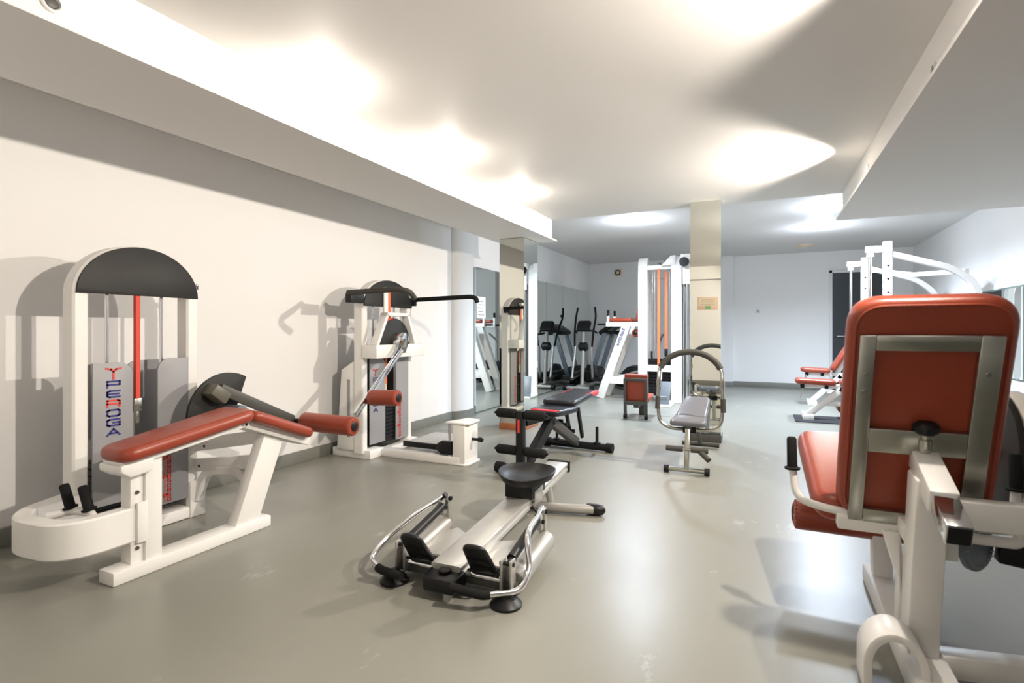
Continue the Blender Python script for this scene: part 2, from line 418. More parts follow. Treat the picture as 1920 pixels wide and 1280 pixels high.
LET = {  # stroke letters on a 1 x 1 grid
 'P': [[(0, 0), (0, 1), (1, 1), (1, .45), (0, .45)]],
 'E': [[(1, 1), (.2, 1), (0, .85), (0, .15), (.2, 0), (1, 0)], [(0, .5), (.9, .5)]],
 'R': [[(0, 0), (0, 1), (.85, 1), (1, .85), (1, 0)], [(0, .45), (1, .45)]],
 'O': [[(.15, 0), (0, .15), (0, .85), (.15, 1), (.85, 1), (1, .85), (1, .15), (.85, 0), (.15, 0)]],
 'G': [[(1, 1), (.15, 1), (0, .85), (0, .15), (.15, 0), (1, 0), (1, .5), (.5, .5)]],
 'A': [[(0, 0), (.5, 1), (1, 0)], [(.25, .3), (.75, .3)]],
 'Y': [[(-.1, 1), (.3, .9), (.5, .65), (.7, .9), (1.1, 1)], [(.5, .65), (.5, -.1)]],
}
DIG = {1: [[(.5, 0), (.5, 1)]], 2: [[(0, 1), (1, 1), (1, .5), (0, .5), (0, 0), (1, 0)]], 0: [[(0, 0), (1, 0), (1, 1), (0, 1), (0, 0)]],
       5: [[(1, 1), (0, 1), (0, .5), (1, .5), (1, 0), (0, 0)]], 8: [[(0, 0), (1, 0), (1, 1), (0, 1), (0, 0)], [(0, .5), (1, .5)]]}
def strokes(mb, st, o, R, U, N, w, h, t):
    for line in st:
        P = [o + R*(x*w) + U*(y*h) for x, y in line]
        for a, b in zip(P, P[1:]):
            d = (b-a).normalized()
            mb.beam(a - d*t*.45, b + d*t*.45, t, .0016, N)
def lettering(parent, x, yc, ztop, lw, lh, gap, word='YPEROGA'):
    """vertical brand lettering on a panel facing +x; right on the panel is +y"""
    R, U, N = V((0, 1, 0)), V((0, 0, 1)), V((1, 0, 0))
    z = ztop
    for i, ch in enumerate(word):
        hh = lh*1.6 if ch == 'Y' else lh
        mb = MB(); strokes(mb, LET[ch], V((x, yc-lw/2, z-hh)), R, U, N, lw, hh, lw*.16)
        mb.build('emblem' if ch == 'Y' else 'letter', 'redp' if ch in 'YR' else 'blue', parent)
        z -= hh + gap
def numerals(parent, x, yc, ztop, zbot, n, w):
    mb = MB(); R, U, N = V((0, 1, 0)), V((0, 0, 1)), V((1, 0, 0)); st = (ztop-zbot)/n
    for k in range(n):
        for j, dg in enumerate(((k % 4) and 1 or 2, (5, 0, 8)[k % 3])):
            strokes(mb, DIG[dg], V((x, yc-w/2+j*w*.58, ztop-st*(k+1)+st*.2)), R, U, N, w*.42, st*.6, w*.13)
    mb.build('red_numerals', 'redp', parent)

def cover_panel(parent, x, y0, y1, z0, z1, side, m='grey'):
    """upright sheet with one rounded upper corner; side=+1 rounds the +y corner"""
    r = .07; pts = [(x, y0, z0), (x, y1, z0)]
    if side > 0:
        pts += [(x, y1 - r + r*math.cos(a), z1 - r + r*math.sin(a)) for a in [PI/2*k/8 for k in range(9)]] + [(x, y0, z1)]
    else:
        pts += [(x, y1, z1)] + [(x, y0 + r - r*math.sin(a), z1 - r + r*math.cos(a)) for a in [PI/2*k/8 for k in range(9)]]
    return MB().prism(pts, (-.012, 0, 0)).build('cover_panel', m, parent, bevel=.002)

def half_disc(x, yc, z0, hw, h, t, n=28):
    pts = [(x, yc + hw*math.cos(PI*k/n), z0 + h*math.sin(PI*k/n)) for k in range(n+1)]
    return MB().prism(pts, (-t, 0, 0))

def weight_stack(parent, x0, x1, y0, y1, z0, z1, n):
    st = (z1-z0)/n
    for k in range(n):
        MB().box(x0, x1, y0, y1, z0+st*k+.0015, z0+st*(k+1)-.0015).build('weight_plate', 'black', parent, bevel=.003, seg=1)

def tower(t, xf, y0, y1, zt, dz, pz, wid=.07, dep=.1):
    """arched selectorised weight tower facing +x: uprights and arch in one swept tube, black half disc shroud, rods, covers"""
    yc, hw = (y0+y1)/2, (y1-y0)/2; zs = dz
    path = [(xf-dep/2, y0+wid/2, .05), (xf-dep/2, y0+wid/2, zs)]
    path += [(xf-dep/2, yc - (hw-wid/2)*math.cos(PI*k/20), zs + (zt-zs-wid/2)*math.sin(PI*k/20)) for k in range(1, 20)]
    path += [(xf-dep/2, y1-wid/2, zs), (xf-dep/2, y1-wid/2, .05)]
    s = MB(); prof = []
    rings = []
    n = len(path)
    for i, p in enumerate(path):
        a = V(path[min(i+1, n-1)]) - V(path[max(i-1, 0)]); a.normalize()
        nrm = V((0, -a.z, a.y))
        rings.append([V(p) + V((1, 0, 0))*x + nrm*y for x, y in rp(dep, wid, .01)])
    s._faces(rings); s.build('arched_frame', 'white', t)
    half_disc(xf+.012, yc, dz, hw-.01, zt-dz-.008, .012).build('half_disc_shroud', 'blackdisc', t, bevel=.002)
    for f in (-.45, .42):
        MB().cyl((xf-.055, yc+hw*f, .12), (xf-.055, yc+hw*f, dz+.05), .010, n=12).build('guide_rod', 'chrome', t)

# ------------------------------------------------------------------ 1. leg curl machine (left)
t = thing('leg_curl_machine', 'white lying leg curl machine with bent red bench and arched weight tower at left wall', 'gym machine', (-2.8, 1.75, 0))
XF = -3.07
tower(t, XF, 1.455, 2.10, 1.56, 1.29, 0)
m = MB().box(-3.40, -3.04, 1.455, 1.535, 0, .07).box(-3.40, -3.04, 2.03, 2.125, 0, .21).box(-3.16, -3.047, 1.5, 2.1, .003, .067).box(-3.40, -3.30, 1.5, 2.1, 0, .07)
m.build('tower_base', 'white', t, bevel=.006)
p = cover_panel(t, XF+.012, 1.535, 1.725, .2, .935, 1); lettering(p, XF+.0135, 1.63, .905, .058, .031, .0185)
p2 = cover_panel(t, XF+.012, 1.855, 2.03, .12, .945, -1); numerals(p2, XF+.0135, 1.905, .50, .13, 14, .04)
cover_panel(t, XF-.20, 1.535, 1.725, .12, .92, 1); cover_panel(t, XF-.20, 1.80, 2.03, .12, .93, -1)
weight_stack(t, XF-.15, XF-.02, 1.56, 2.0, .1, .42, 9)
MB().box(XF-.02, XF+.004, 1.745, 1.767, .725, 1.30).build('strap', 'strap', t)
b = MB().box(XF-.025, XF+.010, 1.736, 1.776, .665, .735).cyl((XF-.01, 1.756, .60), (XF-.01, 1.756, .67), .012)
b.build('strap_buckle', 'steel', t, bevel=.003)
MB().tube([(XF-.02, 2.07, 1.36), (XF-.0, 2.095, 1.375), (XF-.01, 2.1, 1.35)], .008, 8, .01).build('hook', 'chrome', t)
# curved base arm
pl = fil([(-2.575, 1.50, .232), (-2.575, 1.19, .232), (-2.94, 1.16, .232), (-3.075, 1.47, .232)], .21, 10)
MB().sweep(pl, rp(.07, .155, .008)).build('curved_base_arm', 'white', t)
for gx, gy in ((-2.77, 1.305), (-2.665, 1.325)):
    g = MB().lathe((gx, gy, .315), (-.18, -.16, 1), [(0, .027), (.008, .029), (.012, .020), (.105, .019), (.112, .014)], 18)
    g.build('hand_grip', 'foam', t)
MB().tube([(-2.60, 1.31, .29), (-2.66, 1.328, .305), (-2.77, 1.31, .305), (-2.82, 1.24, .29)], .018, 10, .03).build('grip_bracket', 'white', t)
# bench stand
MB().box(-2.625, -2.515, 1.34, 2.15, 0, .06).build('floor_beam', 'white', t, bevel=.006)
MB().box(-2.60, -2.53, 1.48, 1.556, .055, .56).build('front_post', 'white', t, bevel=.006)
m = MB().box(-2.62, -2.545, 1.425, 1.482, .055, .52)
m.build('adjusting_post', 'white', t, bevel=.005)
b = MB().box(-2.54, -2.525, 1.445, 1.49, .15, .33); b.build('bracket_plate', 'white', t, bevel=.002)
for z in (.375, .125):
    MB().cyl((-2.547, 1.452, z), (-2.538, 1.452, z), .008, n=10).build('bolt', 'dgrey', t)
m = MB(); m.prism([(-2.60, 1.935, .055), (-2.60, 2.085, .055), (-2.60, 2.25, .47), (-2.60, 2.12, .52)], (.07, 0, 0)); m.build('rear_post', 'white', t, bevel=.006)
m = MB().beam((-2.575, 1.37, .515), (-2.575, 1.99, .605), .15, .035); m.build('bench_rail', 'white', t, bevel=.005)
m = MB().beam((-2.575, 1.97, .605), (-2.575, 2.42, .425), .15, .045); m.build('lower_bench_rail', 'white', t, bevel=.005)
m = MB().prism([(-2.665, 1.36, .485), (-2.665, 1.40, .455), (-2.665, 1.50, .47), (-2.665, 1.50, .53), (-2.665, 1.36, .515)], (.17, 0, 0)); m.build('rail_end_block', 'white', t, bevel=.008)
for za, zb in ((.30, .36), (.42, .50)):
    o = MB().beam((-3.06, 2.08, za), (-2.59, 2.13, zb), .03, .075).build('link_bar', 'white', t, bevel=.004)
for y, z, x in ((2.095, .30, -3.02), (2.1, .42, -2.98)):
    MB().cyl((x, y-.012, z), (x, y-.028, z), .009, n=10).build('bolt', 'dgrey', t)
pl = fil([(-3.05, 2.08, .10), (-3.0, 2.1, .27), (-2.72, 2.12, .30), (-2.58, 2.08, .20)], .16, 8)
MB().sweep(pl, rp(.05, .05, .006), up=(0, 1, 0)).build('arched_strut', 'white', t)
# cushions
d1 = V((0, .62, .098)); d2 = V((0, .43, -.175)); W1 = V((-1, 0, 0))
MB().pad((-2.565, 1.675, .605), d1, W1, rrect(.66, .22, .07, 6, .27), .065, .9, 4).build('main_cushion', 'red', t)
MB().pad((-2.565, 2.195, .565), d2, W1, rrect(.46, .27, .05, 6, .25), .06, .9, 4).build('lower_cushion', 'red', t)
# cam, lever and roller
pts = [(-2.92, 2.17 + .25*math.cos(a), .60 + .25*math.sin(a)) for a in [math.radians(60 + 120*k/18) for k in range(19)]] + [(-2.92, 2.05, .56), (-2.92, 2.2, .56)]
MB().prism(pts, (.02, 0, 0)).build('cam_plate', 'blackdisc', t, bevel=.002)
MB().lathe((-2.90, 2.17, .62), (1, 0, 0), [(0, .04), (.12, .04)], 18).build('pivot_hub', 'bluegrey', t)
MB().beam((-2.86, 2.02, .77), (-2.86, 2.11, .70), .10, .07).build('counterweight', 'olive', t, bevel=.01)
MB().beam((-2.84, 2.07, .765), (-2.80, 2.56, .515), .035, .06).build('lever', 'dgrey', t, bevel=.004)
MB().cyl((-2.81, 2.585, .505), (-2.70, 2.595, .505), .016).build('roller_axle', 'black', t)
roller(t, (-2.735, 2.595, .505), (-2.315, 2.605, .50), .06)

# ------------------------------------------------------------------ 2. multi hip machine
t = thing('hip_machine', 'white standing hip machine with chrome lever, red roller and black handlebars', 'gym machine', (-2.95, 3.9, 0))
XF = -3.09
tower(t, XF, 3.575, 4.28, 1.565, 1.315, 0)
m = MB().box(-3.45, -3.03, 3.60, 3.78, 0, .075).box(-3.45, -3.03, 4.16, 4.29, 0, .075).box(-3.13, -3.05, 3.7, 4.2, 0, .05)
m.build('tower_base', 'white', t, bevel=.006)
m = MB().prism([(-3.38, 3.58, .07), (-3.19, 3.58, .07), (-3.19, 3.58, .84), (-3.33, 3.58, .76)], (0, .06, 0)); m.build('side_housing', 'white', t, bevel=.005)
MB().box(-3.262, -3.232, 3.578, 3.586, .18, .68).build('slot', 'ink', t)
p = cover_panel(t, XF+.012, 3.66, 3.865, .11, .86, 1); lettering(p, XF+.0135, 3.73, .76, .055, .033, .020)
p2 = cover_panel(t, XF+.012, 4.02, 4.21, .09, .86, -1); numerals(p2, XF+.0135, 4.065, .48, .11, 12, .045)
MB().box(XF-.16, XF-.15, 3.66, 4.21, .1, .86).build('back_cover', 'blackdisc', t)
weight_stack(t, XF-.14, XF-.01, 3.70, 4.17, .09, .50, 12)
MB().cyl((XF-.005, 3.885, .52), (XF-.005, 3.885, .62), .012).build('selector_pin', 'cream', t)
MB().box(XF-.004, XF+.0, 3.88, 3.905, .62, .95).build('strap', 'orange', t)
MB().box(XF+.018, XF+.024, 3.885, 3.925, 1.2, 1.46).build('strap', 'orange', t)
m = MB().box(XF+.013, XF+.03, 3.83, 3.885, 1.22, 1.49).box(XF+.013, XF+.06, 3.83, 3.95, 1.455, 1.49); m.build('pulley_bracket', 'white', t, bevel=.004)
MB().box(XF, -2.93, 3.565, 4.27, .865, .98).build('cross_housing', 'white', t, bevel=.006)
m = MB().beam((-2.97, 3.585, .975), (-2.97, 3.725, 1.245), .075, .03, (0, 1, 0)).beam((-2.97, 4.13, .975), (-2.97, 4.015, 1.245), .075, .03, (0, 1, 0)).beam((-2.97, 3.715, 1.245), (-2.97, 4.03, 1.245), .075, .03)
m.build('a_frame', 'white', t, bevel=.004)
half_disc(-2.965, 3.86, .975, .215, .235, .02).build('cam_plate', 'blackdisc', t, bevel=.002)
MB().box(-2.985, -2.968, 3.70, 3.85, 1.17, 1.215).build('strap_clip', 'strap', t)
MB().lathe((-2.965, 3.86, 1.03), (1, 0, 0), [(0, .055), (.10, .055), (.115, .048), (.118, .02)], 24).build('pivot_hub', 'chrome', t)
m = MB().beam((-2.86, 3.86, 1.01), (-2.84, 3.79, .93), .05, .075); m.build('lever_clamp', 'steel', t, bevel=.006)
m = MB().beam((-2.835, 3.83, .98), (-2.80, 3.16, .46), .022, .05); m.build('lever', 'chrome', t, bevel=.003)
roller(t, (-2.79, 3.32, .575), (-2.525, 3.33, .585), .062)
# handlebars
MB().tube([(-3.10, 3.41, 1.415), (-2.58, 3.39, 1.425), (-2.49, 3.42, 1.41), (-2.50, 3.50, 1.36)], .022, 14, .06, seg=8).build('handlebar', 'ofoam', t)
MB().tube([(-3.14, 4.30, 1.40), (-2.44, 4.30, 1.415), (-2.385, 4.30, 1.40), (-2.375, 4.30, 1.36)], .021, 14, .05, seg=8).build('handlebar', 'foam', t)
MB().box(-3.13, -3.07, 3.41, 3.58, 1.335, 1.41).build('bar_clamp', 'black', t, bevel=.006)
MB().box(-3.14, -3.05, 4.27, 4.31, 1.34, 1.42).build('bar_clamp', 'black', t, bevel=.006)
# platform
MB().box(-3.06, -2.24, 3.75, 3.86, 0, .065).build('platform_beam', 'white', t, bevel=.006)
MB().box(-2.305, -2.19, 3.755, 3.98, .02, .335).build('slide_post', 'white', t, bevel=.008)
pts = [(-2.375, 3.75), (-2.19, 3.745), (-2.155, 3.78), (-2.17, 3.98), (-2.3, 4.0)]
for z in (.333, 0): MB().prism([(x, y, z) for x, y in pts], (0, 0, .018)).build('end_plate', 'white', t, bevel=.004)
MB().cyl((-2.35, 3.785, .015), (-2.35, 3.785, .34), .013).build('slide_rod', 'chrome', t)
m = MB().box(-2.83, -2.40, 3.83, 4.30, .105, .135); m.build('step_plate', 'tread', t, bevel=.004)
m = MB().box(-2.84, -2.42, 3.805, 3.832, .095, .14).prism([(-2.50, 3.80, .10), (-2.42, 3.76, .075), (-2.32, 3.76, .075), (-2.32, 3.76, .185), (-2.42, 3.76, .185), (-2.50, 3.8, .14)], (0, .05, 0)); m.build('step_carriage', 'black', t, bevel=.004)
MB().lathe((-2.19, 3.88, .20), (1, 0, 0), [(0, .012), (.06, .012), (.062, .02), (.09, .022), (.1, .014)], 16).build('adjusting_knob', 'black', t)

# ------------------------------------------------------------------ 3. rowing machine
t = thing('rowing_machine', 'silver rowing machine with round black seat and chrome arms on bare floor', 'rowing machine', (-1.2, 1.95, 0), math.radians(2.2), local=True)
MB().sweep([(0, -.05, .095), (0, 1.47, .185)], [(-.07, -.025), (-.055, -.03), (.055, -.03), (.07, -.025), (.07, -.008), (.062, -.004), (.062, .006), (.07, .010), (.07, .026), (.062, .03), (-.062, .03), (-.07, .026), (-.07, .010), (-.062, .006), (-.062, -.004), (-.07, -.008)]).build('slide_rail', 'alu', t)
MB().box(-.078, .078, 1.455, 1.49, .145, .222).build('rail_end_cap', 'black', t, bevel=.008)
m = MB().prism([(-.075, -.12, .03), (.075, -.12, .03), (.085, -.02, .04), (-.085, -.02, .04)], (0, 0, .062)); m.build('front_cover', 'black', t, bevel=.015)
MB().lathe((0, -.06, .088), (0, 0, 1), [(0, .022), (.02, .028), (.026, .02)], 18).build('cover_knob', 'black', t)
MB().lathe((.03, -.085, .0), (0, 0, 1), [(0, .022), (.045, .019)], 16).build('front_foot', 'silver', t)
# dished oval seat
st = MB(); n = 32; rings = []
for f, z in ((.02, .262), (.30, .262), (.62, .268), (.85, .284), (.97, .302), (1.0, .300), (.985, .286), (.90, .262), (.70, .246), (.02, .244)):
    rings.append([V((.02 + .163*f*math.cos(2*PI*k/n), .83 + .172*f*math.sin(2*PI*k/n), z + .012*f*(math.cos(2*PI*k/n)**2) + (.010*math.sin(2*PI*k/n)*f))) for k in range(n)])
st._faces(rings); st.build('seat', 'black', t, ang=60)
MB().box(-.08, .085, .74, .96, .17, .25).build('seat_carriage', 'black', t, bevel=.008)
MB().box(.086, .092, .77, .90, .135, .215).build('carriage_side_plate', 'silver', t, bevel=.002)
pl = [(-.05 + .38*k/16, 1.06 + .06*(k/16)**2, .035) for k in range(17)]
MB().tube(pl, .028, 14, 0).build('rear_cross_tube', 'silver', t)
for sx in (1,):
    MB().lathe((sx*.29, 1.125, .034), (sx, .08, 0), [(0, .033), (.06, .035), (.095, .027), (.11, .01)], 18).build('rear_foot_cap', 'black', t)
    MB().cyl((sx*.075, 1.09, .04), (sx*.055, 1.09, .15), .022).build('rear_post', 'silver', t)
MB().beam((-.29, .04, .045), (.29, .04, .045), .05, .035).build('front_cross_bar', 'dgrey', t, bevel=.004)
for sx in (-1, 1):
    m = MB().prism([(sx*.05, .10, .075), (sx*.255, .10, .060), (sx*.255, .36, .075), (sx*.20, .42, .08), (sx*.05, .30, .09)], (0, 0, .012)); m.build('side_plate', 'alu', t, bevel=.003)
    m = MB().prism([(sx*.05, .085, .04), (sx*.255, .085, .03), (sx*.255, .105, .03), (sx*.05, .105, .04)], (0, 0, .05)); m.build('plate_front_edge', 'dgrey', t, bevel=.003)
    MB().lathe((sx*.27, .05, .062), (sx*.02, 1, .10), [(0, .040), (.006, .046), (.37, .046), (.376, .04)], 22).build('side_cylinder', 'silver', t)
    MB().lathe((sx*.255, .02, .145), (0, .37, .075), [(0, .010), (.03, .010), (.031, .021), (.34, .021), (.345, .011), (.38, .011)], 16).build('hydraulic_piston', 'black', t)
    m = MB().box(sx*.255-.026, sx*.255-.016, -.015, .035, .035, .165).box(sx*.255+.016, sx*.255+.026, -.015, .035, .035, .165).box(sx*.255-.026, sx*.255+.026, .030, .038, .035, .13)
    m.build('front_bracket', 'silver', t, bevel=.003)
    MB().cyl((sx*.255-.032, .005, .148), (sx*.255+.032, .005, .148), .009, n=10).build('pivot_bolt', 'black', t)
    m = MB().beam((sx*.262, .43, .075), (sx*.262, .405, .255), .036, .03, (0, 1, 0)); m.build('rear_bracket', 'silver', t, bevel=.004)
    MB().beam((sx*.262, .375, .165), (sx*.262, .355, .245), .03, .03, (0, 1, 0)).build('piston_clamp', 'silver', t, bevel=.004)
    MB().cyl((sx*.262-.032, .405, .24), (sx*.262+.032, .405, .24), .011, n=12).build('pivot_bolt', 'black', t)
    MB().cyl((sx*.262-.028, .365, .205), (sx*.262+.028, .365, .205), .010, n=12).build('pivot_bolt', 'black', t)
    MB().lathe((sx*.262, .355, .245), (-sx*.6, -.1, .6), [(0, .006), (.03, .006), (.031, .014), (.045, .014)], 12).build('tension_knob', 'black', t)
    MB().lathe((sx*.268, -.035, 0), (0, 0, 1), [(0, .064), (.010, .064), (.028, .045), (.036, .028), (.05, .024)], 24).build('suction_foot', 'black', t)
    # pedals
    U = V((0, -.42, .55)).normalized(); Wd = V((1, 0, 0))
    o = MB().pad((sx*.15, -.025, .145), U, Wd, rrect(.25, .135, .045, 5, .105), .022, .9).build('foot_pedal', 'black', t)
    m = MB()
    N = U.cross(Wd).normalized()
    for k in range(3):
        cc = V((sx*.15, -.025, .145)) + U*(-.06+.05*k) - N*.012
        m.beam(cc - Wd*.045, cc + Wd*.045, .012, .008, N)
    m.build('pedal_ribs', 'foam', o)
    MB().tube([V((sx*.15-.05, -.005, .10)), V((sx*.15-.045, -.06, .125)), V((sx*.15+.045, -.06, .125)), V((sx*.15+.05, -.005, .10))], .006, 8, .02).build('pedal_strap', 'foam', o)
    MB().cyl((sx*.09, .01, .075), (sx*.225, .01, .075), .012, n=12).build('pedal_axle', 'chrome', t)
MB().tube([(.262, .41, .255), (.282, .15, .222), (.325, .085, .10), (.322, -.02, .058), (.205, -.115, .064)], .0125, 14, .075, seg=7).build('arm', 'chrome', t)
MB().tube([(.225, -.10, .064), (.20, -.118, .065), (.07, -.14, .082)], .018, 14, .01).build('hand_grip', 'foam', t)
MB().tube([(-.262, .41, .255), (-.33, .27, .21), (-.42, .10, .11), (-.42, -.01, .06), (-.33, -.06, .055)], .0125, 14, .10, seg=8).build('arm', 'chrome', t)
MB().tube([(-.34, -.056, .055), (-.31, -.07, .055), (-.19, -.10, .06)], .018, 14, .01).build('hand_grip', 'foam', t)

# ------------------------------------------------------------------ 4. adjustable black bench
t = thing('weight_bench', 'black adjustable weight bench with red-edged pads and foam leg rollers', 'bench', (-1.6, 4.2, 0), math.radians(-4), local=True)
for Y, hw in ((.56, .33), (-.50, .235)):
    MB().cyl((-hw, Y, .042), (hw, Y, .042), .034).build('floor_tube', 'black', t)
    for sx in (-1, 1):
        MB().cyl((sx*(hw-.05), Y, .042), (sx*(hw+.01), Y, .042), .042).build('tube_cap', 'foam', t)
for x in (-.21, .19):
    MB().lathe((x, .56, .074), (0, 0, 1), [(0, .032), (.008, .032), (.010, .014), (.15, .014)], 14).build('storage_peg', 'black', t)
MB().beam((0, -.50, .06), (0, -.02, .36), .06, .09).build('front_leg', 'black', t, bevel=.006)
MB().beam((0, -.06, .36), (.0, .53, .07), .06, .075).build('rear_leg', 'dgrey', t, bevel=.006)
m = MB()
for k in range(4):
    f = .35 + .15*k; m.beam((0, -.06+.59*f+.02, .36-.29*f+.045), (0, -.06+.59*f+.02, .36-.29*f+.075), .05, .018)
m.build('angle_notches', 'black', t, bevel=.002)
MB().beam((0, -.50, .40), (0, .25, .395), .055, .045).build('seat_rail', 'black', t, bevel=.005)
for x in (-.06, .06):
    MB().beam((x, .42, .40), (x, .53, .12), .025, .04, (0, 1, 0)).build('support_strut', 'black', t, bevel=.003)
MB().beam((-.03, .16, .425), (-.03, .84, .468), .05, .03).build('back_rail', 'black', t, bevel=.004)
def bench_pad(c, U, l, w, w2):
    U = V(U).normalized(); Wd = V((-1, 0, 0)); N = U.cross(Wd)
    o = MB().pad(c, U, Wd, rrect(l, w, .05, 5, w2), .05, .8).build('cushion', 'navy', t)
    return o, U, Wd
o, U, Wd = bench_pad((-.02, .04, .425), (0, 1, .0), .34, .28, .36)
m = MB(); m.pad((-.02, -.100, .4285), U, Wd, rrect(.055, .24, .02, 4, .29), .047, .8); m.build('red_stripe', 'redvin2', o)
o, U, Wd = bench_pad((-.04, .535, .485), (0, 1, .06), .66, .33, .28)
for sx in (-1, 1):
    m = MB(); m.pad((-.04+sx*.122, .70, .4965), U, Wd, rrect(.30, .05, .02, 4, .05), .047, .8); m.build('red_stripe', 'redvin2', o)
MB().beam((0, -.56, .10), (0, -.56, .50), .06, .055).build('leg_post', 'black', t, bevel=.006)
MB().box(-.012, .006, -.5905, -.588, .34, .44).build('red_label', 'redp', t)
for z, hw in ((.475, .205), (.20, .205)):
    MB().cyl((-hw-.02, -.56, z), (hw+.02, -.56, z), .010, n=10).build('roller_axle', 'black', t)
    for sx in (-1, 1):
        MB().lathe((sx*.035, -.56, z), (sx, 0, 0), [(0, .026), (.01, .036), (hw-.05, .036), (hw-.036, .026)], 18).build('foam_roller', 'foam', t)
MB().box(-.03, .03, -.545, -.52, .05, .16).build('post_foot', 'steel', t, bevel=.003)

# ------------------------------------------------------------------ 5. abdominal bench with arch
t = thing('abdominal_bench', 'small grey abdominal bench with foam-covered hoop over its pad', 'bench', (-.53, 4.6, 0), 0, local=True)
MB().cyl((-.14, -.32, .03), (.15, -.32, .03), .017).build('front_foot_tube', 'steel', t)
for x in (-.15, .15): MB().cyl((x-.018, -.32, .03), (x+.018, -.32, .03), .029).build('foot_cap', 'black', t)
MB().beam((0, -.32, .03), (0, -.24, .35), .035, .035, (0, 1, 0)).build('front_post', 'steel', t, bevel=.003)
MB().cyl((-.165, .70, .035), (.165, .70, .035), .022).build('rear_foot_tube', 'ofoam', t)
MB().beam((0, .66, .05), (0, .30, .37), .035, .035).build('rear_post', 'dgrey', t, bevel=.003)
MB().beam((0, -.26, .325), (0, .50, .455), .04, .04).build('pad_rail', 'dgrey', t, bevel=.003)
U = V((0, .55, .095)).normalized()
MB().pad((0, .20, .435), U, (-1, 0, 0), rrect(.58, .245, .05, 5, .215), .055, .8, 4).build('main_cushion', 'greypad', t)
MB().pad((0, -.18, .385), V((0, .2, .02)), (-1, 0, 0), rrect(.21, .27, .04, 5, .26), .045, .8, 4).build('seat_cushion', 'greypad', t)
for sx in (-1, 1):
    MB().cyl((sx*.03, -.30, .185), (sx*.155, -.30, .185), .022).build('ankle_roller', 'ofoam', t)
MB().cyl((-.05, -.30, .185), (.05, -.30, .185), .012).build('roller_axle', 'steel', t)
MB().cyl((.10, -.30, .175), (.165, -.36, .13), .021).build('ankle_roller', 'ofoam', t)
hoop = [(0, -.13, .31), (-.15, -.13, .31), (-.235, -.13, .36), (-.25, -.12, .50), (-.245, -.11, .72)]
arch = [(-.003+.247*math.cos(PI - PI*k/18), -.10+.03*math.sin(PI*k/18), .73+.20*math.sin(PI*k/18)) for k in range(19)]
rt = [(.243, -.11, .72), (.25, -.12, .50), (.235, -.13, .36), (.15, -.13, .31), (0, -.13, .31)]
MB().tube(hoop + arch[1:-1] + rt, .0145, 12, .06).build('hoop_tube', 'steel', t)
MB().tube(arch[2:-2], .025, 14, 0).build('hoop_foam', 'ofoam', t)
for sx in (-1, 1):
    MB().cyl((sx*.252, -.125, .46), (sx*.249, -.118, .565), .020).build('hand_grip', 'ofoam', t)
    MB().cyl((sx*.245, -.11, .655), (sx*.244, -.11, .70), .019).build('tube_joint', 'steel', t)
MB().box(-.05, .05, -.16, -.10, .285, .335).build('hoop_pivot', 'black', t, bevel=.006)

# ------------------------------------------------------------------ 6. low red seat
t = thing('low_seat', 'low red padded seat with grey back frame in front of the multi gym', 'seat', (-1.435, 6.8, 0))
U = V((0, -.03, .36)).normalized()
MB().pad((-1.435, 6.725, .375), U, (1, 0, 0), rrect(.37, .29, .03, 4), .07, .6).build('back_cushion', 'red', t)
m = MB()
for x in (-1.565, -1.305): m.beam((x, 6.685, .03), (x, 6.665, .50), .035, .035, (0, 1, 0))
m.beam((-1.58, 6.665, .49), (-1.29, 6.665, .49), .035, .035).beam((-1.58, 6.675, .20), (-1.29, 6.675, .20), .035, .05)
m.build('back_frame', 'dgrey', t, bevel=.004)
for x in (-1.565, -1.305): MB().lathe((x-.02, 6.685, .03), (1, 0, 0), [(0, .03), (.04, .03)], 16).build('wheel', 'black', t)
MB().pad((-1.435, 6.93, .24), (0, 1, .05), (-1, 0, 0), rrect(.38, .30, .04, 4), .07, .6).build('seat_cushion', 'red', t)
MB().beam((-1.435, 6.70, .16), (-1.435, 7.10, .19), .06, .05).build('seat_rail', 'dgrey', t, bevel=.004)
MB().box(-1.47, -1.40, 7.04, 7.10, 0, .18).build('front_leg', 'dgrey', t, bevel=.004)
MB().beam((-1.36, 7.02, .23), (-1.12, 7.08, .23), .05, .05).build('side_bar', 'bluegrey', t, bevel=.004)

# ------------------------------------------------------------------ 7. multi gym
t = thing('multi_gym', 'tall white multi gym tower with orange straps and a dip station', 'gym machine', (-1.5, 8.7, 0))
def rounded_upright(x0, x1, y0, y1, zt):
    r = (y1-y0)/2*.9; w = x1-x0
    pts = [(x0, y0, 0), (x0, y0, zt-.22)] + [(x0, y0+.12-.12*math.cos(PI/2*k/6), zt-.22+.22*math.sin(PI/2*k/6)) for k in range(1, 7)]
    pts += [(x0, y1-.06, zt), (x0, y1, zt-.1), (x0, y1, 0)]
    return MB().prism(pts, (w, 0, 0))
rounded_upright(-1.77, -1.63, 8.40, 8.62, 2.25).build('upright', 'white', t, bevel=.01)
rounded_upright(-1.27, -1.11, 8.40, 8.62, 2.25).build('upright', 'white', t, bevel=.01)
MB().box(-1.64, -1.26, 8.44, 8.56, 2.05, 2.12).build('top_crossbar', 'white', t, bevel=.006)
MB().box(-1.64, -1.26, 8.39, 8.47, .47, .57).build('lower_crossbar', 'white', t, bevel=.006)
MB().box(-1.74, -1.13, 8.9, 8.98, 1.95, 2.02).build('rear_crossbar', 'white', t, bevel=.006)
for x in (-1.72, -1.16):
    MB().box(x-.05, x+.05, 8.88, 9.0, 0, 2.1).build('rear_upright', 'white', t, bevel=.008)
    MB().box(x-.04, x+.04, 8.6, 8.9, 0, .07).build('side_foot', 'white', t, bevel=.006)
    MB().box(x-.04, x+.04, 8.6, 8.9, 2.0, 2.08).build('side_tie', 'white', t, bevel=.006)
